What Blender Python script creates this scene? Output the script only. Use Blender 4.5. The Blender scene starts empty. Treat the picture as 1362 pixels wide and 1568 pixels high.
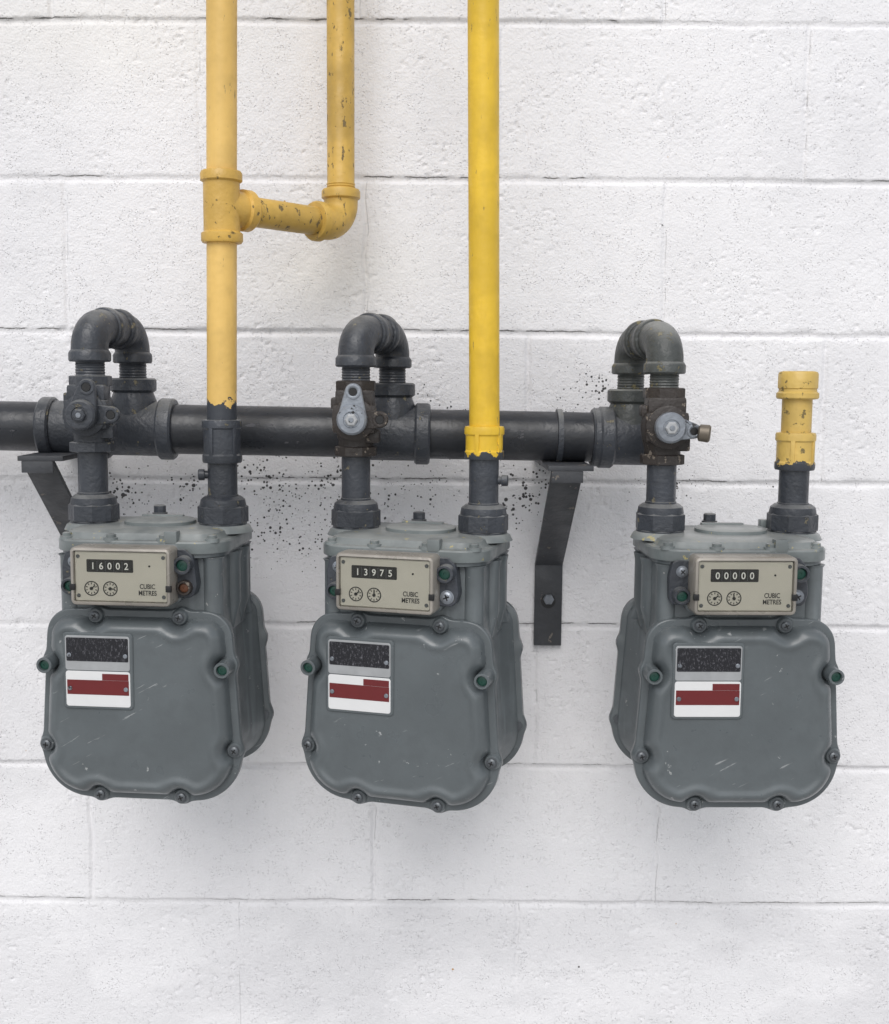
import bpy, bmesh, math, random
import numpy as np
from mathutils import Vector, Matrix, Quaternion
rad = math.radians
random.seed(4)
scene = bpy.context.scene

# ------------------------------------------------------------------ node helpers
def N(nt, typ, ins=None, **props):
    n = nt.nodes.new(typ)
    for k, v in props.items():
        setattr(n, k, v)
    for k, v in (ins or {}).items():
        s = n.inputs[k]
        if isinstance(v, bpy.types.NodeSocket):
            nt.links.new(v, s)
        else:
            s.default_value = v
    return n
def M(nt, op, a, b=0.0, c=0.0, clamp=False):
    return N(nt, 'ShaderNodeMath', {0: a, 1: b, 2: c}, operation=op, use_clamp=clamp).outputs[0]
def MR(nt, v, a, b, c=0.0, d=1.0):
    return N(nt, 'ShaderNodeMapRange', {0: v, 1: a, 2: b, 3: c, 4: d}, interpolation_type='SMOOTHSTEP').outputs[0]
def MIX(nt, f, a, b, bt='MIX'):
    def c4(x): return x if isinstance(x, bpy.types.NodeSocket) else (x[0], x[1], x[2], 1)
    return N(nt, 'ShaderNodeMix', {0: f, 6: c4(a), 7: c4(b)}, data_type='RGBA', blend_type=bt).outputs[2]
def NOISE(nt, vec, scale, detail=4, rough=.55, dist=0.0):
    return N(nt, 'ShaderNodeTexNoise', {'Vector': vec, 'Scale': scale, 'Detail': detail, 'Roughness': rough, 'Distortion': dist}).outputs[0]
def VOR(nt, vec, scale, feature='F1'):
    return N(nt, 'ShaderNodeTexVoronoi', {'Vector': vec, 'Scale': scale}, feature=feature)
def newmat(name):
    m = bpy.data.materials.new(name); m.use_nodes = True
    nt = m.node_tree
    return m, nt, nt.nodes['Principled BSDF']
def stretch(nt, vec, s):
    return N(nt, 'ShaderNodeVectorMath', {0: vec, 1: s}, operation='MULTIPLY').outputs[0]

def paint(name, col, rough=.42, bump=.25, bscale=120, var=.14, chip=None, chip_thr=.62, chip_scale=40,
          chip_stretch=(1, 1, 1), split=None, metallic=0.0, dust=0.0, coat=0.0, lumps=.0, streak=0.0, simple=False, scratch=0.0, smudge=None):
    m, nt, B = newmat(name)
    pos = N(nt, 'ShaderNodeNewGeometry').outputs['Position']
    if simple:
        c = MIX(nt, NOISE(nt, pos, 60, 2), [x * (1 - var) for x in col], [min(1, x * (1 + var)) for x in col])
        nt.links.new(c, B.inputs['Base Color'])
        B.inputs['Roughness'].default_value = rough
        B.inputs['Metallic'].default_value = metallic
        B.inputs['Coat Weight'].default_value = coat
        return m
    n1 = NOISE(nt, pos, 14, 3)
    n2 = NOISE(nt, pos, bscale, 2, .6)
    n3 = NOISE(nt, pos, 45, 2)
    c = MIX(nt, MR(nt, n1, .3, .7), [x * (1 - var) for x in col], [min(1, x * (1 + var)) for x in col])
    c = MIX(nt, MR(nt, n3, .45, .75, 0, .4), c, [x * .75 for x in col])
    if smudge:
        sm = NOISE(nt, stretch(nt, pos, (1, 1, .35)), 32, 4, .65)
        c = MIX(nt, MR(nt, sm, .52, .72, 0, .45), c, smudge)
    if streak:
        sv = stretch(nt, pos, (1, 1, .07))
        st = NOISE(nt, sv, 70, 2)
        c = MIX(nt, MR(nt, st, .52, .72, 0, streak), c, [min(1, x * 1.6 + .04) for x in col])
    if scratch:
        rv = N(nt, 'ShaderNodeVectorRotate', {'Vector': pos, 'Angle': .5}, rotation_type='Y_AXIS').outputs[0]
        sc = NOISE(nt, stretch(nt, rv, (.22, 1, 2.6)), 95, 3, .6)
        c = MIX(nt, M(nt, 'MULTIPLY', MR(nt, sc, .66, .70, 0, scratch), MR(nt, n1, .5, .6)), c, (.42, .43, .43))
    h = n2
    rg = MR(nt, n3, .3, .7, rough - .07, rough + .1)
    if split:
        col2, z0, amp = split
        z = N(nt, 'ShaderNodeSeparateXYZ', {0: pos}).outputs[2]
        nz = NOISE(nt, pos, 60, 4, .65)
        zz = M(nt, 'ADD', z, M(nt, 'MULTIPLY', M(nt, 'SUBTRACT', nz, .5), amp))
        f = MR(nt, zz, z0 - .0008, z0 + .0008, 1, 0)
        c = MIX(nt, f, c, col2)
    if chip:
        cv = stretch(nt, pos, chip_stretch)
        cn = NOISE(nt, cv, chip_scale, 5, .7)
        cf = MR(nt, cn, chip_thr, chip_thr + .02)
        c = MIX(nt, cf, c, chip)
        rg = M(nt, 'ADD', rg, M(nt, 'MULTIPLY', cf, .25))
        h = M(nt, 'SUBTRACT', h, M(nt, 'MULTIPLY', cf, .8))
    if dust:
        nz = N(nt, 'ShaderNodeSeparateXYZ', {0: N(nt, 'ShaderNodeNewGeometry').outputs['Normal']}).outputs[2]
        df = M(nt, 'MULTIPLY', MR(nt, nz, .3, 1, 0, dust), MR(nt, n1, .3, .6))
        c = MIX(nt, df, c, (.38, .38, .36))
    if lumps:
        h = M(nt, 'ADD', h, M(nt, 'MULTIPLY', n3, lumps))
    nt.links.new(c, B.inputs['Base Color'])
    nt.links.new(rg, B.inputs['Roughness'])
    B.inputs['Metallic'].default_value = metallic
    B.inputs['Coat Weight'].default_value = coat
    B.inputs['Coat Roughness'].default_value = .2
    b = N(nt, 'ShaderNodeBump', {'Strength': bump, 'Distance': .0012, 'Height': h})
    nt.links.new(b.outputs[0], B.inputs['Normal'])
    return m

DARK = (.042, .047, .057)
m_dark = paint('dark_grey_pipe_paint', (.022, .024, .029), .34, .35, 160, .2, chip=(.09, .09, .10), chip_thr=.665, chip_scale=60, chip_stretch=(.4, 1, 1), lumps=.7)
m_cast = paint('grey_cast_fitting_paint', DARK, .38, .8, 190, .26, chip=(.17, .15, .10), chip_thr=.635, chip_scale=75, dust=.4, lumps=.8)
m_castgreen = paint('weathered_fitting_paint', (.055, .060, .058), .42, .85, 190, .25, chip=(.18, .155, .08), chip_thr=.595, chip_scale=60, dust=.6, lumps=.8)
m_valvebrown = paint('old_brown_valve_paint', (.030, .024, .021), .48, .9, 150, .3, chip=(.20, .17, .14), chip_thr=.60, chip_scale=70, lumps=.8)
m_silver = paint('galvanised_metal', (.24, .26, .29), .36, .6, 150, .25, chip=(.07, .07, .07), chip_thr=.61, metallic=.5)
m_steel = paint('screw_metal', (.12, .13, .14), .36, .3, 200, .2, metallic=.5, simple=True)
m_brass = paint('dull_brass', (.17, .145, .115), .45, .4, 200, .2, metallic=.5, simple=True)
m_meter = paint('grey_meter_enamel', (.103, .118, .125), .34, .14, 260, .08, chip=(.34, .35, .35), chip_thr=.675, chip_scale=60, coat=.3, lumps=.55, scratch=.55)
m_metertop = paint('grey_meter_top_enamel', (.160, .180, .181), .38, .25, 220, .18, chip=(.4, .34, .14), chip_thr=.64, chip_scale=75, dust=.5, coat=.2)
m_body = paint('grey_meter_case_enamel', (.115, .131, .138), .38, .25, 200, .12, chip=(.33, .33, .32), chip_thr=.655, chip_scale=55, streak=.4, coat=.2)
YP = (.77, .50, .145); YS = (.76, .49, .034)
m_yel_pale = paint('faded_yellow_paint', YP, .42, .4, 120, .07, chip=(.34, .25, .11), chip_thr=.655, chip_scale=70, chip_stretch=(1.6, 1.6, .35), split=(DARK, -.0246, .045), lumps=.6, smudge=(.62, .40, .11))
m_yel_pale2 = paint('faded_yellow_fitting_paint', (.66, .41, .09), .42, .65, 150, .14, chip=(.20, .14, .05), chip_thr=.625, chip_scale=80, lumps=.9, smudge=(.50, .30, .06))
m_yel_dirty = paint('dirty_yellow_paint', (.58, .37, .08), .45, .55, 120, .18, chip=(.18, .13, .055), chip_thr=.615, chip_scale=80, chip_stretch=(1.4, 1.4, .7), lumps=.8, smudge=(.40, .26, .07))
m_yel_str = paint('yellow_paint', YS, .38, .45, 120, .10, chip=(.40, .26, .05), chip_thr=.645, chip_scale=80, chip_stretch=(1.6, 1.6, .35), split=(DARK, -.079, .04), lumps=.6, smudge=(.60, .37, .03))
m_yel_stub = paint('stub_yellow_paint', (.60, .41, .11), .42, .6, 120, .16, chip=(.20, .15, .06), chip_thr=.605, chip_scale=80, split=(DARK, -.092, .05), lumps=.8, smudge=(.46, .31, .09))
m_bracket = paint('bracket_paint', (.052, .055, .062), .48, .5, 150, .25, chip=(.18, .16, .14), chip_thr=.63, chip_scale=45, lumps=.5)
m_green = paint('green_plug', (.010, .055, .040), .35, .2, 200, .2, simple=True)
m_rust = paint('rusty_plug', (.11, .042, .020), .6, .8, 200, .4)
m_black = paint('black_plastic', (.012, .012, .013), .35, .1, 200, .1, simple=True)
m_face = paint('index_plate_beige', (.56, .535, .48), .42, .05, 200, .05, simple=True)
m_rim = paint('index_rim_metal', (.33, .305, .27), .3, .2, 200, .18, metallic=.3)
m_ink = paint('black_ink', (.015, .015, .015), .5, .05, 200, .05, simple=True)
m_digit = paint('white_digit', (.82, .82, .80), .5, .05, 200, .02, simple=True)
m_alu = paint('label_aluminium', (.42, .43, .44), .38, .2, 200, .2, metallic=.4, simple=True)
m_white = paint('label_white', (.72, .72, .72), .35, .05, 200, .04, coat=.2, simple=True)
m_red = paint('label_red', (.14, .012, .014), .35, .05, 200, .10, coat=.2, simple=True)
m_lab, nt, B = newmat('label_black_scratched')
pos = N(nt, 'ShaderNodeNewGeometry').outputs['Position']
sn = NOISE(nt, stretch(nt, pos, (2.2, 1, 1)), 260, 6, .8)
nt.links.new(MIX(nt, MR(nt, sn, .53, .66), (.012, .012, .016), (.17, .17, .19)), B.inputs['Base Color'])
B.inputs['Roughness'].default_value = .3
m_pane = bpy.data.materials.new('clear_plastic_window'); m_pane.use_nodes = True
nt = m_pane.node_tree; nt.nodes.clear()
o = N(nt, 'ShaderNodeOutputMaterial')
t = N(nt, 'ShaderNodeBsdfTransparent', {0: (.98, .98, .96, 1)})
g = N(nt, 'ShaderNodeBsdfGlossy', {'Roughness': .08})
fr = N(nt, 'ShaderNodeFresnel', {'IOR': 1.35})
mx = N(nt, 'ShaderNodeMixShader', {0: fr.outputs[0], 1: t.outputs[0], 2: g.outputs[0]})
nt.links.new(mx.outputs[0], o.inputs[0])

# ------------------------------------------------------------------ mesh helpers
def empty(name, loc=(0, 0, 0), rotz=0.0):
    e = bpy.data.objects.new(name, None)
    e.location = loc; e.rotation_euler = (0, 0, rotz)
    e.empty_display_size = .05
    scene.collection.objects.link(e)
    return e
def finish(name, verts, faces, mat, parent, angle=40, world=False):
    bm = bmesh.new()
    vs = [bm.verts.new(v) for v in verts]
    for f in faces:
        try: bm.faces.new([vs[i] for i in f])
        except ValueError: pass
    bmesh.ops.recalc_face_normals(bm, faces=bm.faces)
    return finish_bm(name, bm, mat, parent, angle, world)
def finish_bm(name, bm, mat, parent, angle=40, world=False):
    me = bpy.data.meshes.new(name); bm.to_mesh(me); bm.free()
    me.polygons.foreach_set('use_smooth', [True] * len(me.polygons))
    me.set_sharp_from_angle(angle=rad(angle))
    me.materials.append(mat)
    ob = bpy.data.objects.new(name, me); scene.collection.objects.link(ob)
    if parent:
        ob.parent = parent
        if world:
            mw = Matrix.Translation(parent.location) @ Matrix.Rotation(parent.rotation_euler[2], 4, 'Z')
            ob.matrix_parent_inverse = mw.inverted()
    return ob
W = dict(world=True)
def frame(d):
    d = Vector(d).normalized()
    a = Vector((0, 0, 1)) if abs(d.z) < .9 else Vector((1, 0, 0))
    u = d.cross(a).normalized(); v = d.cross(u).normalized()
    return d, u, v
def lathe(name, o, d, prof, mat, parent, seg=40, phase=0.0, angle=35, **k):
    o = Vector(o); d, u, v = frame(d)
    vs, fs = [], []
    for (t, r) in prof:
        for i in range(seg):
            a = 2 * math.pi * i / seg + phase
            vs.append(o + d * t + (u * math.cos(a) + v * math.sin(a)) * r)
    for j in range(len(prof) - 1):
        for i in range(seg):
            k2 = (i + 1) % seg
            fs.append((j * seg + i, j * seg + k2, (j + 1) * seg + k2, (j + 1) * seg + i))
    fs.append(tuple(range(seg))); fs.append(tuple((len(prof) - 1) * seg + i for i in range(seg)))
    return finish(name, vs, fs, mat, parent, angle, **k)
def cyl(name, a, b, r, mat, parent, seg=36, bev=.0008, **k):
    a = Vector(a); b = Vector(b); L = (b - a).length
    return lathe(name, a, b - a, [(0, r - bev), (bev, r), (L - bev, r), (L, r - bev)], mat, parent, seg, **k)
def sweep(name, pts, radii, mat, parent, seg=32, **k):
    pts = [Vector(p) for p in pts]; n = len(pts)
    T = [(pts[min(i + 1, n - 1)] - pts[max(i - 1, 0)]).normalized() for i in range(n)]
    _, u, _ = frame(T[0]); vs, fs = [], []
    for i in range(n):
        if i:
            q = T[i - 1].rotation_difference(T[i]); u = (q @ u).normalized()
        w = T[i].cross(u)
        for s in range(seg):
            a = 2 * math.pi * s / seg
            vs.append(pts[i] + (u * math.cos(a) + w * math.sin(a)) * radii[i])
    for j in range(n - 1):
        for i in range(seg):
            k2 = (i + 1) % seg
            fs.append((j * seg + i, j * seg + k2, (j + 1) * seg + k2, (j + 1) * seg + i))
    fs.append(tuple(range(seg))); fs.append(tuple((n - 1) * seg + i for i in range(seg)))
    return finish(name, vs, fs, mat, parent, 35, **k)
def box(name, c, s, mat, parent, bev=.001, rot=None, **k):
    bm = bmesh.new(); bmesh.ops.create_cube(bm, size=1)
    for v in bm.verts: v.co = Vector((v.co.x * s[0], v.co.y * s[1], v.co.z * s[2]))
    if bev: bmesh.ops.bevel(bm, geom=bm.edges[:], offset=bev, segments=2, affect='EDGES', profile=.6)
    Mx = Matrix.Translation(c) @ (rot.to_4x4() if rot else Matrix.Identity(4))
    bm.transform(Mx)
    return finish_bm(name, bm, mat, parent, 30, **k)
def round_poly(pts, rads, n=10):
    out = []; L = len(pts)
    for i in range(L):
        p = Vector(pts[i]); a = (Vector(pts[i - 1]) - p).normalized(); b = (Vector(pts[(i + 1) % L]) - p).normalized()
        ang = a.angle(b); r = rads[i]; tl = r / math.tan(ang / 2)
        c = p + (a + b).normalized() * (r / math.sin(ang / 2))
        s = p + a * tl - c; e = p + b * tl - c
        a0 = math.atan2(s.y, s.x); a1 = math.atan2(e.y, e.x)
        while a1 - a0 > math.pi: a1 -= 2 * math.pi
        while a1 - a0 < -math.pi: a1 += 2 * math.pi
        for j in range(n + 1):
            t = a0 + (a1 - a0) * j / n
            out.append((c.x + r * math.cos(t), c.y + r * math.sin(t)))
    return out
def rrect(cx, cy, w, h, r, n=8):
    return round_poly([(cx - w / 2, cy - h / 2), (cx + w / 2, cy - h / 2), (cx + w / 2, cy + h / 2), (cx - w / 2, cy + h / 2)], [r] * 4, n)
def offset(outl, d):
    n = len(outl); res = []
    for i in range(n):
        a = Vector(outl[i - 1]); b = Vector(outl[(i + 1) % n]); t = (b - a).normalized()
        res.append((outl[i][0] - t.y * d, outl[i][1] + t.x * d))
    return res
def loft(name, outl, steps, mp, mat, parent, angle=35, **k):
    n = len(outl); vs, fs = [], []
    for (ins, dep) in steps:
        for p in offset(outl, ins): vs.append(mp(p[0], p[1], dep))
    for j in range(len(steps) - 1):
        for i in range(n):
            k2 = (i + 1) % n
            fs.append((j * n + i, j * n + k2, (j + 1) * n + k2, (j + 1) * n + i))
    fs.append(tuple(range(n))); fs.append(tuple((len(steps) - 1) * n + i for i in range(n)))
    return finish(name, vs, fs, mat, parent, angle, **k)
XZ = lambda a, b, d: (a, d, b)
XY = lambda a, b, d: (a, b, d)
def rplate(name, cx, cz, w, h, r, y0, y1, mat, parent, bev=.0006):
    return loft(name, rrect(cx, cz, w, h, r), [(0, y0), (0, y1 + bev), (bev, y1)], XZ, mat, parent)
def text(name, body, loc, size, mat, parent, wide=1.0, fat=.010):
    flip = body == '9'                      # a nine is a six turned over
    cu = bpy.data.curves.new(name, 'FONT'); cu.body = '6' if flip else body; cu.size = size
    cu.align_x = 'CENTER'; cu.align_y = 'CENTER'; cu.extrude = .00012; cu.offset = size * fat
    tmp = bpy.data.objects.new('tmp', cu); scene.collection.objects.link(tmp)
    bpy.context.view_layer.update()
    me = bpy.data.meshes.new_from_object(tmp.evaluated_get(bpy.context.evaluated_depsgraph_get()))
    bpy.data.objects.remove(tmp); bpy.data.curves.remove(cu)
    if len(body) == 1:
        cs = np.zeros(len(me.vertices) * 3); me.vertices.foreach_get('co', cs); cs = cs.reshape(-1, 3)
        mid = (cs.min(0) + cs.max(0)) / 2
        me.transform(Matrix.Translation((-mid[0], -mid[1], 0)))
    if flip: me.transform(Matrix.Rotation(math.pi, 4, 'Z'))
    me.transform(Matrix.Translation(loc) @ Matrix.Rotation(rad(90), 4, 'X') @ Matrix.Diagonal((wide, 1, 1, 1)))
    me.materials.clear(); me.materials.append(mat); me.name = name
    ob = bpy.data.objects.new(name, me); scene.collection.objects.link(ob); ob.parent = parent
    return ob
def screw(name, p, r, parent, mat=None, ang=None, h=.004):
    x, y, z = p
    lathe(name, p, (0, -1, 0), [(-.002, r * 1.25), (.0006, r * 1.25), (.0007, r), (h * .7, r), (h, r * .72), (h + .0002, r * .5)], mat or m_steel, parent, 24)
    a = random.uniform(0, 1.5) if ang is None else ang
    for q in (0, math.pi / 2):
        box(name + '_slot', (x, y - h - .0002, z), (r * 1.15, .0006, r * .24), m_black, parent, 0, rot=Matrix.Rotation(a + q, 3, 'Y'))

# ------------------------------------------------------------------ wall
ROW = .1993; Z0 = .4624
OFFS = {-1: -.09, 0: .099, 1: -.080, 2: .139, 3: -.049, 4: .1555, 5: -.068, 6: .136, 7: -.06}
def vnoise(x, z, f, seed):
    rs = np.random.RandomState(seed); tab = rs.rand(256, 256)
    xf = x * f + 1000.; zf = z * f + 1000.
    xi = np.floor(xf).astype(int); zi = np.floor(zf).astype(int)
    tx = xf - xi; tz = zf - zi; tx = tx * tx * (3 - 2 * tx); tz = tz * tz * (3 - 2 * tz)
    g = lambda i, j: tab[i % 256, j % 256]
    return (g(xi, zi) * (1 - tx) + g(xi + 1, zi) * tx) * (1 - tz) + (g(xi, zi + 1) * (1 - tx) + g(xi + 1, zi + 1) * tx) * tz
def fbm(x, z, f, seed, o_=4):
    s = 0; a_ = 1; t_ = 0
    for i in range(o_):
        s = s + a_ * vnoise(x, z, f * 2.03 ** i, seed + i); t_ += a_; a_ *= .55
    return s / t_
def sst(a, b, x):
    t = np.clip((x - a) / (b - a), 0, 1); return t * t * (3 - 2 * t)
xs = np.concatenate([np.arange(-2.6, -.8, .012), np.arange(-.8, .8, .0020), np.arange(.8, 2.6, .012)])
zs = np.concatenate([np.arange(-1.36, -.98, .012), np.arange(-.98, .54, .0018), np.arange(.54, 1.7, .012)])
X, Z = np.meshgrid(xs, zs)
wob = (vnoise(X, Z, 22, 1) - .5) * .0018 + (vnoise(X, Z, 120, 2) - .5) * .0012 + (vnoise(X, Z, 3, 21) - .5) * .003
k = (Z0 - Z) / ROW
kn = np.round(k); jd = (Z - (Z0 - kn * ROW)) + wob
row = np.floor(k).astype(int)
off = np.zeros_like(X)
for r in range(-9, 12):
    o_ = OFFS.get(r, (-.07 if r % 2 else .12)); off[row == r] = o_
c = (X - off) / .397; cn = np.round(c)
vd = (X - off - cn * .397) + (vnoise(X, Z, 25, 3) - .5) * .003 + (vnoise(X, Z, 90, 4) - .5) * .0012
col = np.floor(c).astype(int)
rs = np.random.RandomState(7); T1 = rs.rand(64, 64) - .5; T2 = rs.rand(64, 64) - .5; T3 = rs.rand(64, 64) - .5
boff = T1[row % 64, col % 64] * .0016 + T2[row % 64, col % 64] * .010 * ((k - row) - .5) * .25 + T3[row % 64, col % 64] * .01 * ((c - col) - .5) * .35
hj = 1 - sst(.0022, .0052, np.abs(jd))
depth = .0026 * (.40 + 1.0 * vnoise(X, Z * .2, 7, 5))
vj = 1 - sst(.0012, .0045, np.abs(vd))
h = boff * (1 - hj) * (1 - vj)
h -= depth * hj
h -= .0020 * (.3 + vnoise(X, Z, 9, 6)) * vj * (1 - hj)
edge = (1 - sst(.003, .011, np.abs(jd))) * np.clip(vnoise(X, Z, 45, 8) - .66, 0, 1) * .006
h -= edge
h += (vnoise(X, Z, 10, 9) - .5) * .0006 + (vnoise(X, Z, 45, 14) - .5) * .00025 + (vnoise(X, Z, 90, 10) - .5) * .00030 + (vnoise(X, Z, 210, 11) - .5) * .00045
pit = np.clip(vnoise(X, Z, 230, 12) - .79, 0, 1) * np.clip(vnoise(X, Z, 14, 13) - .25, 0, 1) * 2
h -= pit * .012
nx, nz = len(xs), len(zs)
co = np.stack([X, -h, Z], -1).reshape(-1, 3).astype(np.float32)
me = bpy.data.meshes.new('concrete_block_wall')
idx = (np.arange(nz - 1)[:, None] * nx + np.arange(nx - 1)[None, :])
q = np.stack([idx, idx + 1, idx + nx + 1, idx + nx], -1).reshape(-1)
nf = (nz - 1) * (nx - 1)
me.vertices.add(nx * nz); me.vertices.foreach_set('co', co.reshape(-1))
me.loops.add(nf * 4); me.loops.foreach_set('vertex_index', q.astype(np.int32))
me.polygons.add(nf); me.polygons.foreach_set('loop_start', np.arange(0, nf * 4, 4, dtype=np.int32))
me.update(calc_edges=True)
me.polygons.foreach_set('use_smooth', np.ones(nf, dtype=bool))
def attr(nm, arr):
    a = me.attributes.new(nm, 'FLOAT', 'POINT'); a.data.foreach_set('value', arr.reshape(-1).astype(np.float32))
attr('jd', jd); attr('vd', vd)
btone = rs.rand(64, 64)[row % 64, col % 64]
attr('tone', np.clip(sst(.32, .68, fbm(X, Z, 3, 31)) * .45 + sst(.4, .7, fbm(X, Z, 17, 37)) * .3 + btone * .3, 0, 1))
attr('gate', sst(.45, .53, fbm(X, Z * 1.5, 5.5, 41, 3)) * sst(.33, .5, vnoise(X, Z, 55, 45)))
attr('gatev', sst(.48, .58, fbm(X, Z, 7, 47, 3)) * sst(.3, .6, vnoise(X, Z, 60, 48)))
blobs = [(-.215, -.125, .06), (-.13, -.150, .055), (-.05, -.165, .06), (-.02, -.195, .05), (.115, -.180, .05), (.13, -.15, .055), (.02, -.045, .055), (.22, -.010, .035), (-.09, -.12, .08), (.05, -.135, .055), (-.30, -.145, .05), (-.18, -.20, .065), (-.42, -.15, .045), (.33, -.14, .035), (.10, -.235, .04)]
mil = np.zeros_like(X)
for bx, bz, br in blobs: mil = np.maximum(mil, np.exp(-((X - bx) ** 2 / (2 * (br * 1.1) ** 2) + (Z - bz) ** 2 / (2 * (br * .7) ** 2))))
mil = np.maximum(mil, .6 * np.exp(-((Z + .135) / .012) ** 2) * (np.abs(X) < .50) * sst(.4, .55, fbm(X, Z, 12, 61, 2)))
mil = np.maximum(mil, .6 * sst(-.56, -.61, X) * sst(-.30, -.42, Z) * sst(-.75, -.6, Z))
attr('mildew', mil * (.40 + 1.0 * fbm(X, Z, 25, 53, 2)))
attr('grime', sst(-.70, -.76, Z + (fbm(X, Z, 6, 71) - .5) * .10) * sst(.35, .6, fbm(X, Z * 2, 7, 57)) * .30 + .20 * sst(.5, .7, fbm(X, Z, 6, 67)))
attr('warm_stain_bounce', np.exp(-((X + .13) / .12) ** 2 - ((Z - .14) / .07) ** 2) * .35 + np.exp(-((X + .45) / .3) ** 2 - ((Z - .45) / .08) ** 2) * .25)  # cream stain below the elbow, plus warm bounced light painted at upper left
wall = bpy.data.objects.new('concrete_block_wall', me); scene.collection.objects.link(wall)

mw, nt, B = newmat('white_painted_block')
pos = N(nt, 'ShaderNodeNewGeometry').outputs['Position']
A = lambda s: N(nt, 'ShaderNodeAttribute', attribute_name=s).outputs['Fac']
ajd = A('jd'); avd = A('vd')
n_hi = NOISE(nt, pos, 330, 2)
cc = MIX(nt, A('tone'), (.875, .865, .880), (.81, .80, .818))
cc = MIX(nt, A('grime'), cc, (.63, .625, .645))
cc = MIX(nt, A('warm_stain_bounce'), cc, (.84, .80, .70))
wj = M(nt, 'ADD', ajd, M(nt, 'MULTIPLY', M(nt, 'SUBTRACT', NOISE(nt, pos, 90, 3, .7), .5), .003))
ln = MR(nt, M(nt, 'ABSOLUTE', M(nt, 'SUBTRACT', wj, .0038)), .0004, .0010, 1, 0)
crack_shadow = M(nt, 'MULTIPLY', ln, A('gate'))  # cracks, with broken joint shadows painted in as dark lines
lv = MR(nt, M(nt, 'ABSOLUTE', M(nt, 'SUBTRACT', avd, .002)), .0002, .0011, .35, 0)
crack_shadow = M(nt, 'MAXIMUM', crack_shadow, M(nt, 'MULTIPLY', lv, A('gatev')))
cc = MIX(nt, M(nt, 'MULTIPLY', crack_shadow, .88), cc, (.07, .065, .06))
cc = MIX(nt, MR(nt, M(nt, 'ABSOLUTE', M(nt, 'SUBTRACT', ajd, .001)), .001, .0045, .16, 0), cc, (.45, .44, .45))
mil = A('mildew')
sepv = lambda v: N(nt, 'ShaderNodeSeparateColor', {0: v.outputs['Color']})
speck = None
for scl, size, gate_ in ((115, .40, .50), (230, .52, .22)):
    v1 = VOR(nt, pos, scl); s1 = sepv(v1)
    rr1 = M(nt, 'MULTIPLY', M(nt, 'MULTIPLY', s1.outputs[0], size), mil)
    s_ = M(nt, 'MULTIPLY', MR(nt, M(nt, 'SUBTRACT', v1.outputs['Distance'], rr1), -.05, .03, 1, 0), MR(nt, mil, .10, .28))
    s_ = M(nt, 'MULTIPLY', s_, MR(nt, s1.outputs[1], gate_, gate_ + .05))
    speck = s_ if speck is None else M(nt, 'MAXIMUM', speck, s_)
cc = MIX(nt, speck, cc, (.03, .028, .028))
cc = MIX(nt, M(nt, 'MULTIPLY', mil, .10), cc, (.4, .4, .41))
v2 = VOR(nt, pos, 22); r2 = sepv(v2)
dot = M(nt, 'MULTIPLY', MR(nt, v2.outputs['Distance'], .02, .045, 1, 0), MR(nt, r2.outputs[0], .82, .84))
cc = MIX(nt, dot, cc, MIX(nt, MR(nt, r2.outputs[1], .5, .6), (.09, .085, .08), (.5, .27, .08)))
nt.links.new(cc, B.inputs['Base Color'])
B.inputs['Roughness'].default_value = .5
B.inputs['Specular IOR Level'].default_value = .4
v3 = VOR(nt, pos, 290)
pits = MR(nt, v3.outputs['Distance'], .10, .28, -1, 0)
pits = M(nt, 'MULTIPLY', pits, MR(nt, NOISE(nt, pos, 40, 1), .44, .58))
hh = M(nt, 'ADD', M(nt, 'MULTIPLY', n_hi, 1.0), pits)
b = N(nt, 'ShaderNodeBump', {'Strength': .8, 'Distance': .0013, 'Height': hh})
nt.links.new(b.outputs[0], B.inputs['Normal'])
me.materials.append(mw)

# ------------------------------------------------------------------ ground
mg, nt, B = newmat('concrete_bounce_ground')
pos = N(nt, 'ShaderNodeNewGeometry').outputs['Position']
nt.links.new(MIX(nt, NOISE(nt, pos, 10, 4, .7), (.40, .395, .385), (.50, .495, .48)), B.inputs['Base Color'])
B.inputs['Roughness'].default_value = .9
finish('ground', [(-150, -300, -1.35), (150, -300, -1.35), (150, 150, -1.35), (-150, 150, -1.35)], [(0, 1, 2, 3)], mg, None)  # out of view; added, and kept pale, to bounce light onto the wall

# ------------------------------------------------------------------ gas meter
ZC = -.357
cov_poly = round_poly([(-.1180, -.4695), (.1180, -.4695), (.1035, -.2540), (-.1035, -.2540)], [.054, .054, .029, .029], 16)
BOLTS = [(-.048, -.2595), (.048, -.2595), (-.1085, -.4090), (.1085, -.4090), (-.047, -.4650), (.047, -.4650)]
TUBES = [(-.1005, -.3130), (.1005, -.3130)]
def resample(P, n):
    P = np.array(P + [P[0]]); s = np.concatenate([[0], np.cumsum(np.hypot(*np.diff(P, axis=0).T))])
    t = np.linspace(0, s[-1], n, endpoint=False)
    return np.stack([np.interp(t, s, P[:, 0]), np.interp(t, s, P[:, 1])], 1)
QQ = resample(cov_poly, 1400)
_a = np.arctan2(QQ[:, 1] - ZC, QQ[:, 0]); _r = np.hypot(QQ[:, 0], QQ[:, 1] - ZC); _o = np.argsort(_a)
NA = 300
TH = np.linspace(-math.pi, math.pi, NA, endpoint=False)
RR_base = np.interp(TH, _a[_o], _r[_o], period=2 * math.pi)
RR = RR_base.copy()
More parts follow.
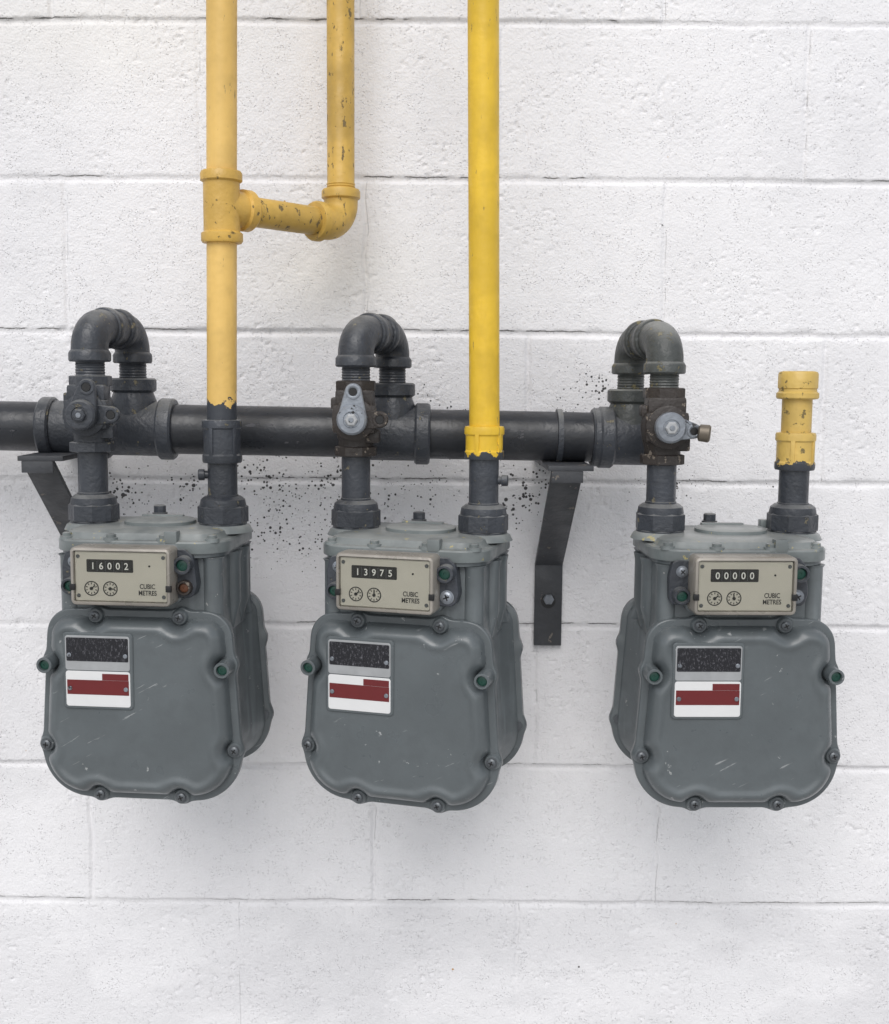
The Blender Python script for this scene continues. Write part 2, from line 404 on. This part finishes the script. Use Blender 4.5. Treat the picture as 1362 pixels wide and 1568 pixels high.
for (bx, bz, br) in [(x, z, .0098) for x, z in BOLTS] + [(x, z, .0112) for x, z in TUBES]:
    dx, dz = np.cos(TH), np.sin(TH); bz_ = bz - ZC
    bb = dx * bx + dz * bz_; disc = br ** 2 - (bx ** 2 + bz_ ** 2 - bb ** 2)
    hit = (disc > 0) & (bb > 0)
    RR = np.maximum(RR, np.where(hit, bb + np.sqrt(np.maximum(disc, 0)), 0))
for _ in range(4): RR = (np.roll(RR, 1) + 2 * RR + np.roll(RR, -1)) / 4
FR = np.concatenate([np.linspace(.02, .6, 8), np.linspace(.63, 1.0, 60)])
def smin(a_, b_, kk=.008):
    hh_ = np.clip(.5 + .5 * (b_ - a_) / kk, 0, 1); return b_ * (1 - hh_) + a_ * hh_ - kk * hh_ * (1 - hh_)
def panel_height():
    gx = FR[:, None] * RR[None] * np.cos(TH)[None]; gz = FR[:, None] * RR[None] * np.sin(TH)[None] + ZC
    pts = np.stack([gx.ravel(), gz.ravel()], 1)
    d = np.concatenate([np.sqrt(((ch[:, None, :] - QQ[None]) ** 2).sum(-1)).min(1) for ch in np.array_split(pts, 12)])
    inside = np.hypot(pts[:, 0], pts[:, 1] - ZC) <= np.interp(np.arctan2(pts[:, 1] - ZC, pts[:, 0]), TH, RR_base, period=2 * math.pi) + 1e-6
    d = np.where(inside, d, -d)
    dp = d - .0070
    for (bx, bz) in BOLTS: dp = smin(dp, np.hypot(pts[:, 0] - bx, pts[:, 1] - bz) - .0100, .007)
    for (bx, bz) in TUBES: dp = smin(dp, np.hypot(pts[:, 0] - bx, pts[:, 1] - bz) - .0100)
    t = np.clip(dp / .0105, 0, 1)
    hgt = .0160 * np.sqrt(np.clip(1 - (1 - t) ** 2.2, 0, 1))
    hgt += .0020 * np.exp(-((dp - .0115) / .0045) ** 2)
    hgt += .0012 * (1 - np.clip(np.hypot(pts[:, 0] / .11, (pts[:, 1] - ZC) / .11), 0, 1) ** 2)
    return pts, hgt
CPTS, CH = panel_height()
def cover(name, sgn, parent, mat):
    n = len(TH); fs = []
    vs = [(p[0], sgn * (.075 + hh_), p[1]) for p, hh_ in zip(CPTS, CH)]
    m_ = len(FR)
    for j in range(m_ - 1):
        for i in range(n):
            k2 = (i + 1) % n; fs.append((j * n + i, j * n + k2, (j + 1) * n + k2, (j + 1) * n + i))
    fs.append(tuple(range(n)))
    base = (m_ - 1) * n
    for (sc, yy) in [(.0012, .0738), (.0014, .0725), (.0014, .066), (0, .065), (-.02, .0648)]:
        st = len(vs)
        for i in range(n):
            r_ = RR[i] + sc; vs.append((r_ * math.cos(TH[i]), sgn * yy, r_ * math.sin(TH[i]) + ZC))
        for i in range(n):
            k2 = (i + 1) % n; fs.append((base + i, base + k2, st + k2, st + i))
        base = st
    return finish(name, vs, fs, mat, parent, 50)

def tube_plug(name, x, z, y0, y1, r, mat, parent, outer=None):
    L = abs(y1 - y0)
    lathe(name, (x, y0, z), (0, -1, 0), [(0, r + .001), (.002, r), (L - .0006, r), (L, r - .0006), (L, r * .70), (L - .004, r * .66), (L - .0041, .0005)], outer or m_meter, parent, 28)
    lathe(name + '_plug', (x, y0, z), (0, -1, 0), [(L - .006, r * .64), (L - .0036, r * .64), (L - .0030, r * .5), (L - .0030, r * .2), (L - .0038, r * .18)], mat, parent, 20)
CX = .0775
def gas_meter(loc, rotz, digits, second_plug, needle):
    E = empty('gas_meter', loc, rotz)
    loft('top_cover', rrect(0, 0, .198, .162, .036, 10),
         [(.004, -.1885), (.0005, -.188), (0, -.187), (0, -.1765), (.0012, -.1748), (.0075, -.1740), (.0095, -.1715), (.012, -.1675), (.018, -.1650), (.030, -.1635)], XY, m_metertop, E)
    loft('top_gasket', rrect(0, 0, .190, .156, .034, 10), [(0, -.1925), (0, -.1886)], XY, m_body, E)
    loft('top_disc', rrect(.004, -.004, .082, .070, .034, 10), [(0, -.1645), (0, -.1600), (.002, -.1585), (.012, -.1578)], XY, m_metertop, E)
    box('top_rib', (.0, .018, -.158), (.05, .008, .004), m_metertop, E, .001)
    for sx, sy in ((-.083, -.066), (.083, -.066), (-.03, -.073), (.03, -.073), (-.083, .066), (.083, .066), (0, .073)):
        lathe('top_screw', (sx, sy, -.176), (0, 0, 1), [(0, .0085), (.004, .008), (.0042, .005), (.0075, .005), (.0085, .003)], m_metertop, E, 18)
    lathe('top_plug', (-.010, .036, -.160), (0, 0, 1), [(0, .0095), (.004, .0095), (.0042, .0075), (.012, .0075), (.013, .006)], m_cast, E, 8)
    box('top_lug', (.040, -.074, -.171), (.015, .014, .016), m_metertop, E, .002)
    box('top_lug_b', (.050, .02, -.157), (.010, .012, .010), m_metertop, E, .002)
    for sx in (-CX, CX):
        lathe('spout', (sx, 0, -.172), (0, 0, 1), [(0, .034), (.006, .031), (.009, .026), (.014, .025)], m_metertop, E, 36)
        lathe('swivel_nut', (sx, 0, -.1625), (0, 0, 1), [(0, .0255), (.0012, .0292), (.019, .0292), (.021, .0265)], m_cast, E, 8, phase=rad(22.5 + random.uniform(-10, 10)), angle=25)
        lathe('swivel_collar', (sx, 0, -.1625), (0, 0, 1), [(.018, .0265), (.0205, .0268), (.0275, .0255), (.031, .021), (.0315, .018)], m_cast, E, 36)
        cyl('nut_skirt', (sx, 0, -.168), (sx, 0, -.1615), .0275, m_cast, E)
    loft('upper_body', rrect(0, 0, .182, .134, .016, 8), [(.004, -.1920), (.001, -.1945), (0, -.200), (0, -.262), (.0, -.285)], XY, m_body, E)
    for sx in (-1, 1):
        for sy in (-1, 1):
            lathe('corner_column', (sx * .082, sy * .060, -.193), (0, 0, -1), [(0, .0135), (.003, .0115), (.07, .0115), (.085, .016)], m_body, E, 24)
        lathe('side_channel', (sx * .088, -.012, -.193), (0, 0, -1), [(0, .014), (.01, .012), (.06, .012), (.09, .004)], m_body, E, 24)
        lathe('side_channel_b', (sx * .088, .026, -.193), (0, 0, -1), [(0, .014), (.01, .012), (.06, .012), (.09, .004)], m_body, E, 24)
    loft('case_drum', cov_poly, [(.004, -.070), (.006, -.058), (.016, -.046), (.021, -.02), (.021, .02), (.016, .046), (.006, .058), (.004, .070)], XZ, m_body, E)
    cover('front_cover', -1, E, m_meter)
    cover('back_cover', 1, E, m_meter)
    for i, (bx, bz) in enumerate(BOLTS):
        lathe('bolt_boss', (bx, -.0745, bz), (0, -1, 0), [(0, .0095), (.004, .0082), (.0048, .0074)], m_meter, E, 28)
        screw('cover_screw', (bx, -.0790, bz), .0052, E)
        lathe('back_bolt', (bx, .066, bz), (0, -1, 0), [(0, .006), (.003, .006), (.0035, .003)], m_steel, E, 12)
    for (bx, bz) in TUBES:
        tube_plug('seal_tube', bx, bz, -.0745, -.0990, .0088, m_green, E)
    ix, iz, iw, ih = -.007, -.2100, .112, .064
    loft('index_mount', rrect(ix, iz, iw + .004, ih + .004, .008), [(0, -.060), (0, -.080), (.002, -.0815)], XZ, m_body, E)
    loft('index_frame', rrect(ix, iz, iw, ih, .006), [(0, -.080), (0, -.1070), (.0012, -.1092), (.0036, -.1100), (.0046, -.1090), (.0048, -.1060)], XZ, m_rim, E)
    rplate('index_plate', ix, iz, iw - .010, ih - .010, .002, -.1055, -.1068, m_face, E, .0003)
    rplate('index_window', ix, iz, iw - .0075, ih - .0075, .003, -.1091, -.1097, m_pane, E, .0002)
    yp = -.1069
    rplate('counter_slot_edge', ix - .012, iz + .0115, .0520, .0140, .0012, yp + .0002, yp - .0003, m_ink, E, .0001)
    rplate('counter_slot', ix - .012, iz + .0115, .0490, .0115, .0008, yp, yp - .0006, m_black, E, .0002)
    for i, ch in enumerate(digits):
        text('digit', ch, (ix - .012 + (i - 2) * .0093, yp - .0008, iz + .0115), .0104, m_digit, E, .95, .010)
        if i: box('digit_gap', (ix - .012 + (i - 2.5) * .0093, yp - .0007, iz + .0113), (.0004, .0003, .011), m_steel, E, 0)
    text('unit_text', 'CUBIC', (ix + .0295, yp - .0002, iz - .0105), .0074, m_ink, E, .80, .014)
    text('unit_text', 'METRES', (ix + .0295, yp - .0002, iz - .0176), .0074, m_ink, E, .80, .014)
    for dx, a_ in ((-.0330, .9), (-.0120, needle)):
        lathe('test_dial', (ix + dx, yp + .0002, iz - .0135), (0, -1, 0), [(0, .0082), (.0004, .0082), (.0004, .0072), (.0001, .0072), (.0001, .0004)], m_ink, E, 32)
        lathe('dial_face', (ix + dx, yp + .0002, iz - .0135), (0, -1, 0), [(0, .0069), (.0003, .0069)], m_face, E, 32)
        for q in range(10):
            aa = q * math.pi / 5
            box('dial_tick', (ix + dx + .0055 * math.sin(aa), yp - .0003, iz - .0135 + .0055 * math.cos(aa)), (.0009, .0003, .0020), m_ink, E, 0, rot=Matrix.Rotation(aa, 3, 'Y'))
        box('dial_needle', (ix + dx + .0017 * math.sin(a_), yp - .0009, iz - .0135 + .0017 * math.cos(a_)), (.0012, .0004, .0072), m_ink, E, 0, rot=Matrix.Rotation(a_, 3, 'Y'))
        cyl('dial_hub', (ix + dx, yp, iz - .0135), (ix + dx, yp - .0014, iz - .0135), .0018, m_ink, E, 14, .0002)
    for sx, sz in ((-1, 1), (1, 1), (-1, -1), (1, -1)):
        cyl('index_rivet', (ix + sx * .0475, yp + .0003, iz + sz * .0215), (ix + sx * .0475, yp - .0010, iz + sz * .0215), .0021, m_steel, E, 16, .0004)
        if sz < 0: box('frame_clip', (ix + sx * .0535, -.1085, iz + sz * .012), (.006, .004, .007), m_black, E, .0006)
    for sx in (-1, 1):
        cyl('plate_pin', (ix + sx * .030 + .002, yp + .0003, iz + .012), (ix + sx * .030 + .002, yp - .0009, iz + .012), .0011, m_ink, E, 12, .0002)
    loft('index_ear', round_poly([(.040, -.236), (.066, -.236), (.070, -.222), (.066, -.190), (.058, -.182), (.040, -.182)], [.002, .008, .01, .008, .004, .002], 5), [(0, -.060), (0, -.0835), (.001, -.0845)], XZ, m_cast, E)
    loft('index_ear_b', round_poly([(-.083, -.236), (-.055, -.236), (-.055, -.186), (-.080, -.186), (-.084, -.205)], [.008, .002, .002, .008, .01], 5), [(0, -.060), (0, -.0805), (.001, -.0815)], XZ, m_cast, E)
    tube_plug('index_tube', .0570, -.1985, -.083, -.0965, .0098, m_green, E, m_cast)
    if second_plug == 'rust':
        tube_plug('index_tube_b', .0575, -.2240, -.083, -.0920, .0082, m_rust, E, m_valvebrown)
    else:
        screw('index_screw', (.0575, -.0845, -.2255), .0062, E, m_silver)
    tube_plug('index_tube_c', -.0715, -.2245, -.080, -.0935, .0092, m_green, E, m_cast)
    screw('index_screw_b', (-.0700, -.0815, -.1985), .0052, E, m_silver)
    lx = -.0405
    y_f = -.0920
    rplate('label_pad', lx, -.3190, .0800, .0865, .005, -.088, y_f - .0022, m_meter, E, .0012)
    y_l = y_f - .0022
    rplate('badge_plate', lx, -.2985, .0735, .0390, .003, y_l + .0005, y_l - .0007, m_alu, E, .0003)
    rplate('badge_black', lx, -.2945, .0705, .0265, .0015, y_l - .0005, y_l - .0011, m_lab, E, .0001)
    rplate('label_plate', lx, -.3390, .0735, .0400, .003, y_l + .0005, y_l - .0007, m_white, E, .0003)
    rplate('label_red_band', lx, -.3372, .0705, .0165, .0004, y_l - .0005, y_l - .0010, m_red, E, .0001)
    rplate('label_red_step', lx + .0200, -.3251, .0300, .0073, .0004, y_l - .0005, y_l - .0010, m_red, E, .0001)
    for sx in (-.032, .032):
        for sz in (-.3010, -.3385):
            cyl('label_rivet', (lx + sx, y_l, sz), (lx + sx, y_l - .0024, sz), .0025, m_silver, E, 16, .0006)
    return E
L1, R1 = (-.3108, -.220, -.002), rad(-5.5)
L2, R2 = (-.0065, -.220, -.0085), rad(-16)
L3, R3 = (.3530, -.220, -.0080), rad(1)
M1 = gas_meter(L1, R1, '16002', 'rust', 1.6)
M2 = gas_meter(L2, R2, '13975', 'screw', .05)
M3 = gas_meter(L3, R3, '00000', 'screw', -.1)
def conn(loc, rot, sx):
    return Vector((loc[0] + sx * CX * math.cos(rot), -.220 + sx * CX * math.sin(rot), loc[2]))
c1i, c1o = conn(L1, R1, -1), conn(L1, R1, 1)
c2i, c2o = conn(L2, R2, -1), conn(L2, R2, 1)
c3i, c3o = conn(L3, R3, -1), conn(L3, R3, 1)

PR = .0170
def threads(t0, t1, r, n=6):
    out = []
    for i in range(n):
        a_ = t0 + (t1 - t0) * i / n; b_ = t0 + (t1 - t0) * (i + .5) / n
        out += [(a_, r - .0005), (b_, r + .0003)]
    return out

# ------------------------------------------------------------------ manifold
YM = -.110
def zm(x): return -.0655 - .013 * x
MAN = empty('gas_manifold_pipe', (0, YM, zm(0)))
D = Vector((1, 0, -.013)).normalized()
def man(name, x0, prof, mat, seg=48):
    return lathe(name, (x0, YM, zm(x0)), D, prof, mat, MAN, seg, **W)
man('main_pipe', -1.9, [(0, .031), (2.19, .031)], m_dark)
man('end_cap_left', -1.93, [(0, .02), (.004, .036), (.04, .037), (.042, .031)], m_cast)
def collar(nm, x0, w=.020, r=.0385, body=.0345):
    man(nm, x0, [(0, .031), (.0005, r - .002), (.003, r), (w - .003, r), (w - .0005, r - .002), (w, .031)], m_cast)
def tee(xb, x0, x1, zt, mat):
    man('tee_body', x0, [(0, .034), (x1 - x0, .034)], m_cast)
    collar('tee_collar', x0 - .006); collar('tee_collar', x1 - .014)
    zc = zm(xb)
    lathe('tee_branch', (xb, YM, zc), (0, 0, 1), [(0, .030), (zt - zc - .028, .0285), (zt - zc - .018, .0245), (zt - zc - .015, .0285), (zt - zc - .002, .0285), (zt - zc, .026), (zt - zc, .017)], mat, MAN, 40, **W)
tee(-.3645, -.4080, -.3180, .002, m_cast)
tee(-.0408, -.0850, .0010, -.002, m_cast)
tee(.2568, .2220, .2960, -.008, m_castgreen)
collar('coupling_collar', -.4800, .018, .0375)
man('coupling_body', -.4640, [(0, .033), (.056, .033)], m_cast)
collar('coupling_collar', .2080, .012, .0365)
lathe('pipe_strap', (.1640, YM, zm(.164)), D, [(0, .031), (.0005, .0345), (.007, .0345), (.0075, .031)], m_cast, MAN, 48, **W)
man('tee_end_plug', .290, [(0, .034), (.012, .034), (.013, .02), (.020, .018), (.021, .015)], m_cast)

# ------------------------------------------------------------------ return bends, valves
def bend_pts(p0, p1, zc, r, z0, n=8):
    hx = Vector((p1[0] - p0[0], p1[1] - p0[1], 0)); L = hx.length; hx.normalize()
    pts = [Vector((p0[0], p0[1], z0)), Vector((p0[0], p0[1], zc - r - .004))]
    for i in range(n + 1):
        a_ = math.pi / 2 * i / n
        pts.append(Vector((p0[0], p0[1], zc - r)) + hx * r * (1 - math.cos(a_)) + Vector((0, 0, r * math.sin(a_))))
    for t in (.40, .5, .60):
        pts.append(Vector((p0[0], p0[1], zc)) + hx * L * t)
    for i in range(n + 1):
        a_ = math.pi / 2 * (1 - i / n)
        pts.append(Vector((p1[0], p1[1], zc - r)) - hx * r * (1 - math.cos(a_)) + Vector((0, 0, r * math.sin(a_))))
    pts += [Vector((p1[0], p1[1], zc - r - .004)), Vector((p1[0], p1[1], z0))]
    return pts, hx, L

def inlet(ci, xb, dz, zt, mat, mat_v, mode, rot):
    xf, yf = ci.x, ci.y
    R = empty('gas_inlet_riser', (xf, yf, ci.z - .13))
    zc = .0605 + dz
    pts, hx, L = bend_pts((xf, yf), (xb, YM), zc, .026, .030 + dz)
    sweep('return_elbows', pts, [.0212] * len(pts), mat, R, 36, **W)
    for q, rr_ in ((.30, .0245), (.60, .0245)):
        o_ = Vector((xf, yf, zc)) + hx * L * q
        lathe('elbow_band', o_, hx, [(0, .0212), (.001, rr_ - .001), (.003, rr_), (.010, rr_), (.012, rr_ - .001), (.013, .0212)], mat, R, 40, **W)
    for (x_, y_) in ((xf, yf), (xb, YM)):
        lathe('elbow_collar', (x_, y_, .020 + dz), (0, 0, 1), [(0, .017), (.0003, .0225), (.002, .0240), (.010, .0240), (.0125, .0225), (.014, .0212)], mat, R, 40, **W)
    lathe('nipple', (xf, yf, 0 + dz), (0, 0, 1), threads(0, .022, .0166, 7), mat, R, 32, **W)
    lathe('back_nipple', (xb, YM, zt - .004), (0, 0, 1), threads(0, .026 + dz - zt, .0166, 7), mat, R, 32, **W)
    zb = ci.z - .133
    lathe('lower_nipple', (xf, yf, zb), (0, 0, 1), [(0, PR + .001), (.004, PR + .001), (.0045, PR), (-.080 + dz - zb, PR), (-.076 + dz - zb, PR)], m_cast, R, 36, **W)
    V = empty('shutoff_valve', (xf, yf, -.040 + dz), rot)
    lathe('valve_end', (0, 0, -.044), (0, 0, 1), [(0, .022), (.001, .0258), (.011, .0258), (.012, .024)], mat_v, V, 8, phase=rad(22.5), angle=25)
    lathe('valve_end_top', (0, 0, .032), (0, 0, 1), [(0, .022), (.001, .0243), (.0115, .0243), (.0125, .022)], mat_v, V, 8, phase=rad(22.5), angle=25)
    lathe('valve_body', (0, 0, -.034), (0, 0, 1), [(0, .021), (.008, .0205), (.018, .0235), (.034, .0255), (.050, .0235), (.060, .0205), (.068, .021)], mat_v, V, 36)
    lathe('valve_barrel', (0, .020, 0), (0, -1, 0), [(0, .016), (.004, .0205), (.042, .0215), (.0425, .0245), (.049, .0245), (.050, .0225)], mat_v, V, 36)
    box('valve_shoulder', (0, -.014, 0), (.050, .026, .034), mat_v, V, .005)
    box('valve_block', (0, -.008, .022), (.044, .030, .024), mat_v, V, .004)
    def tear(name, L_, r0, r1, ang, y0, y1, mt, ox=0, oz=0):
        al = math.acos((r0 - r1) / L_); out = []
        for i in range(15):
            t = -al + 2 * al * i / 14; out.append((L_ + r1 * math.cos(t), r1 * math.sin(t)))
        for i in range(25):
            t = al + (2 * math.pi - 2 * al) * i / 24; out.append((r0 * math.cos(t), r0 * math.sin(t)))
        ca, sa = math.cos(ang), math.sin(ang)
        out = [(ox + x_ * ca - z_ * sa, oz + x_ * sa + z_ * ca) for x_, z_ in out]
        loft(name, out, [(.001, y0), (0, y0 - .001), (0, y1 + .001), (.001, y1)], XZ, mt, V)
        hx_, hz_ = ox + L_ * ca, oz + L_ * sa
        lathe(name + '_ring', (hx_, y1, hz_), (0, -1, 0), [(-.002, r1 * .98), (.0010, r1 * .9), (.0014, r1 * .7), (.001, r1 * .58), (-.001, r1 * .55)], mt, V, 24)
        cyl(name + '_hole', (hx_, y1 + .001, hz_), (hx_, y1 - .0016, hz_), r1 * .50, m_black, V, 20, .0002)
    mh = mat_v if mode == 'painted' else m_silver
    if mode != 'right':
        tear('lock_ear', .031, .013, .0095, 0, -.024, -.031, m_cast if mode == 'painted' else mat_v)
        tear('lever', .0320, .0170, .0095, rad(88 if mode == 'up' else 78), -.0325, -.040, mh)
    else:
        tear('lever', .0270, .0150, .0085, rad(-8), -.0325, -.040, mh)
        lathe('lever_knob', (.030, -.044, -.005), (1, -.25, -.1), [(0, .006), (.002, .0095), (.012, .0100), (.014, .008), (.0142, .004)], m_brass, V, 20)
    lathe('stem_disc', (0, -.038, 0), (0, -1, 0), [(0, .0172), (.001, .0178), (.007, .0172), (.009, .0150), (.0092, .0095), (.0082, .0090), (.0082, .007)], mh, V, 36)
    lathe('stem_nut', (0, -.046, 0), (0, -1, 0), [(0, .0075), (.004, .0075), (.005, .006)], mh if mode == 'painted' else m_alu, V, 6, angle=25)
    cyl('stem_pin', (0, -.050, 0), (0, -.0522, 0), .003, m_silver, V, 14, .0004)
    box('valve_lug', (-.020, -.006, .018), (.016, .020, .014), mat_v, V, .003)
    box('valve_lug', (.020, -.006, -.020), (.018, .020, .016), mat_v, V, .003)
inlet(c1i, -.3645, 0, .002, m_cast, m_cast, 'painted', 0)
inlet(c2i, -.0408, -.004, -.002, m_cast, m_valvebrown, 'up', rad(-3))
inlet(c3i, .2568, -.010, -.008, m_castgreen, m_valvebrown, 'right', 0)

# ------------------------------------------------------------------ outlets
def coupling(x, y, z0, z1, mat, parent):
    L = z1 - z0
    lathe('coupling', (x, y, z0), (0, 0, 1), [(0, .018), (.0006, .0220), (.003, .0228), (.009, .0228), (.011, .0212), (L - .011, .0212), (L - .009, .0228), (L - .003, .0228), (L - .0006, .0220), (L, .018)], mat, parent, 40, **W)
    for i in range(4):
        a_ = rad(-115 + 75 * i)
        box('coupling_rib', (x + .0212 * math.cos(a_), y + .0212 * math.sin(a_), (z0 + z1) / 2), (.003, .005, L - .016), mat, parent, .001, rot=Matrix.Rotation(a_, 3, 'Z'), **W)
def nub(x, y, z, sx, parent):
    lathe('test_screw', (x, y, z), (sx, -.15, 0), [(.010, .005), (.020, .0045), (.0205, .0065), (.027, .0065), (.028, .005)], m_cast, parent, 12, **W)
Y1 = empty('yellow_gas_pipe', (c1o.x, c1o.y, .2))
x1, y1 = c1o.x, c1o.y
lathe('outlet_nipple', (x1, y1, -.135), (0, 0, 1), [(0, PR + .001), (.003, PR + .001), (.0035, PR), (.047, PR)], m_cast, Y1, 36, **W)
coupling(x1, y1, -.095, -.045, m_cast, Y1)
nub(x1, y1, -.1085, -1, Y1)
XT = x1 + .020
lathe('vertical_pipe', (x1, y1, -.050), (XT - x1, 0, 1.5), [(0, PR), (1.5, PR)], m_yel_pale, Y1, 40, **W)
zt = .1935; xt_ = x1 + (XT - x1) * .16
lathe('tee_body', (xt_, y1, zt - .040), (0, 0, 1), [(0, .018), (.0005, .0220), (.003, .0235), (.011, .0235), (.013, .0205), (.067, .0205), (.069, .0235), (.077, .0235), (.0795, .0220), (.080, .018)], m_yel_pale2, Y1, 44, **W)
xe, ye = -.1060, -.090
A_ = Vector((xt_, y1, zt)); E_ = Vector((xe, ye, zt)); bd = (E_ - A_).normalized(); Lb = (E_ - A_).length
lathe('tee_branch', (xt_, y1, zt), bd, [(0, .0205), (.026, .0205), (.028, .0235), (.038, .0235), (.040, .022), (.040, .017)], m_yel_pale2, Y1, 40, **W)
lathe('branch_pipe', A_, bd, [(.03, PR), (Lb - .03, PR)], m_yel_dirty, Y1, 40, **W)
pts = []; R_ = .026
for i in range(13):
    a_ = math.pi / 2 * i / 12
    pts.append(E_ - bd * R_ + bd * R_ * math.sin(a_) + Vector((0, 0, R_ * (1 - math.cos(a_)))))
pts = [E_ - bd * .036] + pts + [E_ + Vector((0, 0, .036))]
sweep('branch_elbow', pts, [.0210] * len(pts), m_yel_dirty, Y1, 36, **W)
lathe('elbow_collar', E_ - bd * .046, bd, [(0, .018), (.0005, .0225), (.003, .0240), (.010, .0240), (.012, .0212)], m_yel_dirty, Y1, 40, **W)
lathe('elbow_collar', E_ + Vector((0, 0, .030)), (0, 0, 1), [(0, .0212), (.002, .0240), (.010, .0240), (.0125, .0225), (.013, .018)], m_yel_dirty, Y1, 40, **W)
lathe('branch_riser', (xe, ye, zt + .036), (0, 0, 1), threads(0, .014, .0175, 5) + [(.015, PR), (1.2, PR)], m_yel_dirty, Y1, 40, **W)

Y2 = empty('yellow_gas_pipe', (c2o.x, c2o.y, .2))
x2, y2 = c2o.x, c2o.y
lathe('outlet_nipple', (x2, y2, -.141), (0, 0, 1), [(0, PR + .001), (.003, PR + .001), (.0035, PR), (.055, PR)], m_cast, Y2, 36, **W)
coupling(x2, y2, -.088, -.050, m_yel_str, Y2)
nub(x2, y2, -.112, 1, Y2)
lathe('vertical_pipe', (x2, y2, -.055), (-.022, .0, 1.5), [(0, PR + .0003), (1.5, PR + .0003)], m_yel_str, Y2, 40, **W)

S = empty('capped_pipe_stub', (c3o.x, c3o.y, -.05))
x3, y3 = c3o.x, c3o.y
lathe('outlet_nipple', (x3, y3, -.141), (0, 0, 1), [(0, PR + .001), (.003, PR + .001), (.0035, PR), (.055, PR)], m_cast, S, 36, **W)
coupling(x3, y3, -.100, -.056, m_yel_stub, S)
lathe('stub_pipe', (x3, y3, -.060), (0, 0, 1), [(0, PR), (.050, PR)], m_yel_stub, S, 36, **W)
lathe('pipe_cap', (x3, y3, -.018), (0, 0, 1), [(0, .018), (.0005, .0225), (.002, .0238), (.007, .0238), (.009, .0215), (.012, .0212), (.013, .0224), (.029, .0224), (.0315, .021), (.0325, .017), (.0315, .012)], m_yel_stub, S, 36, **W)

# ------------------------------------------------------------------ brackets
def bracket(xc, zt):
    Bk = empty('wall_pipe_bracket', (xc, -.004, zt - .1))
    w = .0375; th = .006
    box('arm', (xc + .004, -.098, zt - .003), (.054, .190, .006), m_bracket, Bk, .0008, **W)
    box('arm_lip', (xc, -.190, zt - .013), (w, .005, .014), m_bracket, Bk, .0008, **W)
    y0_, z0_ = -.186, zt - .008; y1_, z1_ = -.008, zt - .146
    L = math.hypot(y1_ - y0_, z1_ - z0_); an = math.atan2(z1_ - z0_, y1_ - y0_)
    box('strut', (xc, (y0_ + y1_) / 2, (z0_ + z1_) / 2), (w, L + .004, th), m_bracket, Bk, .0008, rot=Matrix.Rotation(an, 3, 'X'), **W)
    box('wall_leg', (xc, -.0065, z1_ - .056), (w, .006, .116), m_bracket, Bk, .0008, **W)
    cyl('slot_hole', (xc, -.0095, z1_ - .052), (xc, -.0100, z1_ - .052), .010, m_black, Bk, 24, .0002, **W)
    lathe('wall_bolt', (xc, -.0098, z1_ - .049), (0, -1, 0), [(0, .0075), (.005, .0075), (.006, .006)], m_silver, Bk, 6, **W)
bracket(.1700, zm(.164) - .0312)
bracket(-.4600, zm(-.46) - .0312)

# ------------------------------------------------------------------ light, camera
w = bpy.data.worlds.new('World'); scene.world = w; w.use_nodes = True
nt = w.node_tree; bg = nt.nodes['Background']
EL, AZ = 46, 189
sky = N(nt, 'ShaderNodeTexSky', sky_type='NISHITA', sun_disc=False, sun_elevation=rad(EL), sun_rotation=rad(AZ))
hs = N(nt, 'ShaderNodeHueSaturation', {'Saturation': .25, 'Value': 1.0, 'Color': sky.outputs[0]})
nt.links.new(hs.outputs[0], bg.inputs[0]); bg.inputs[1].default_value = .15
sl = bpy.data.lights.new('sun', 'SUN'); sl.energy = 1.5; sl.angle = rad(42); sl.color = (1, .97, .94)
so = bpy.data.objects.new('sun', sl); scene.collection.objects.link(so)
d = Vector((math.sin(rad(AZ)) * math.cos(rad(EL)), math.cos(rad(AZ)) * math.cos(rad(EL)), math.sin(rad(EL))))
so.rotation_euler = d.to_track_quat('Z', 'Y').to_euler()

cam = bpy.data.cameras.new('camera'); co_ = bpy.data.objects.new('camera', cam); scene.collection.objects.link(co_)
co_.matrix_world = Matrix.Translation((0, -1.55, 0)) @ Matrix.Rotation(rad(83.5), 4, 'X') @ Matrix.Rotation(rad(.35), 4, 'Z')
cam.lens = 1755 / 1568 * 36; cam.sensor_width = 36; cam.shift_x = 31 / 1568
cam.clip_start = .01; cam.clip_end = 1000
scene.camera = co_
scene.view_settings.view_transform = 'Standard'; scene.view_settings.look = 'None'
scene.view_settings.exposure = 0
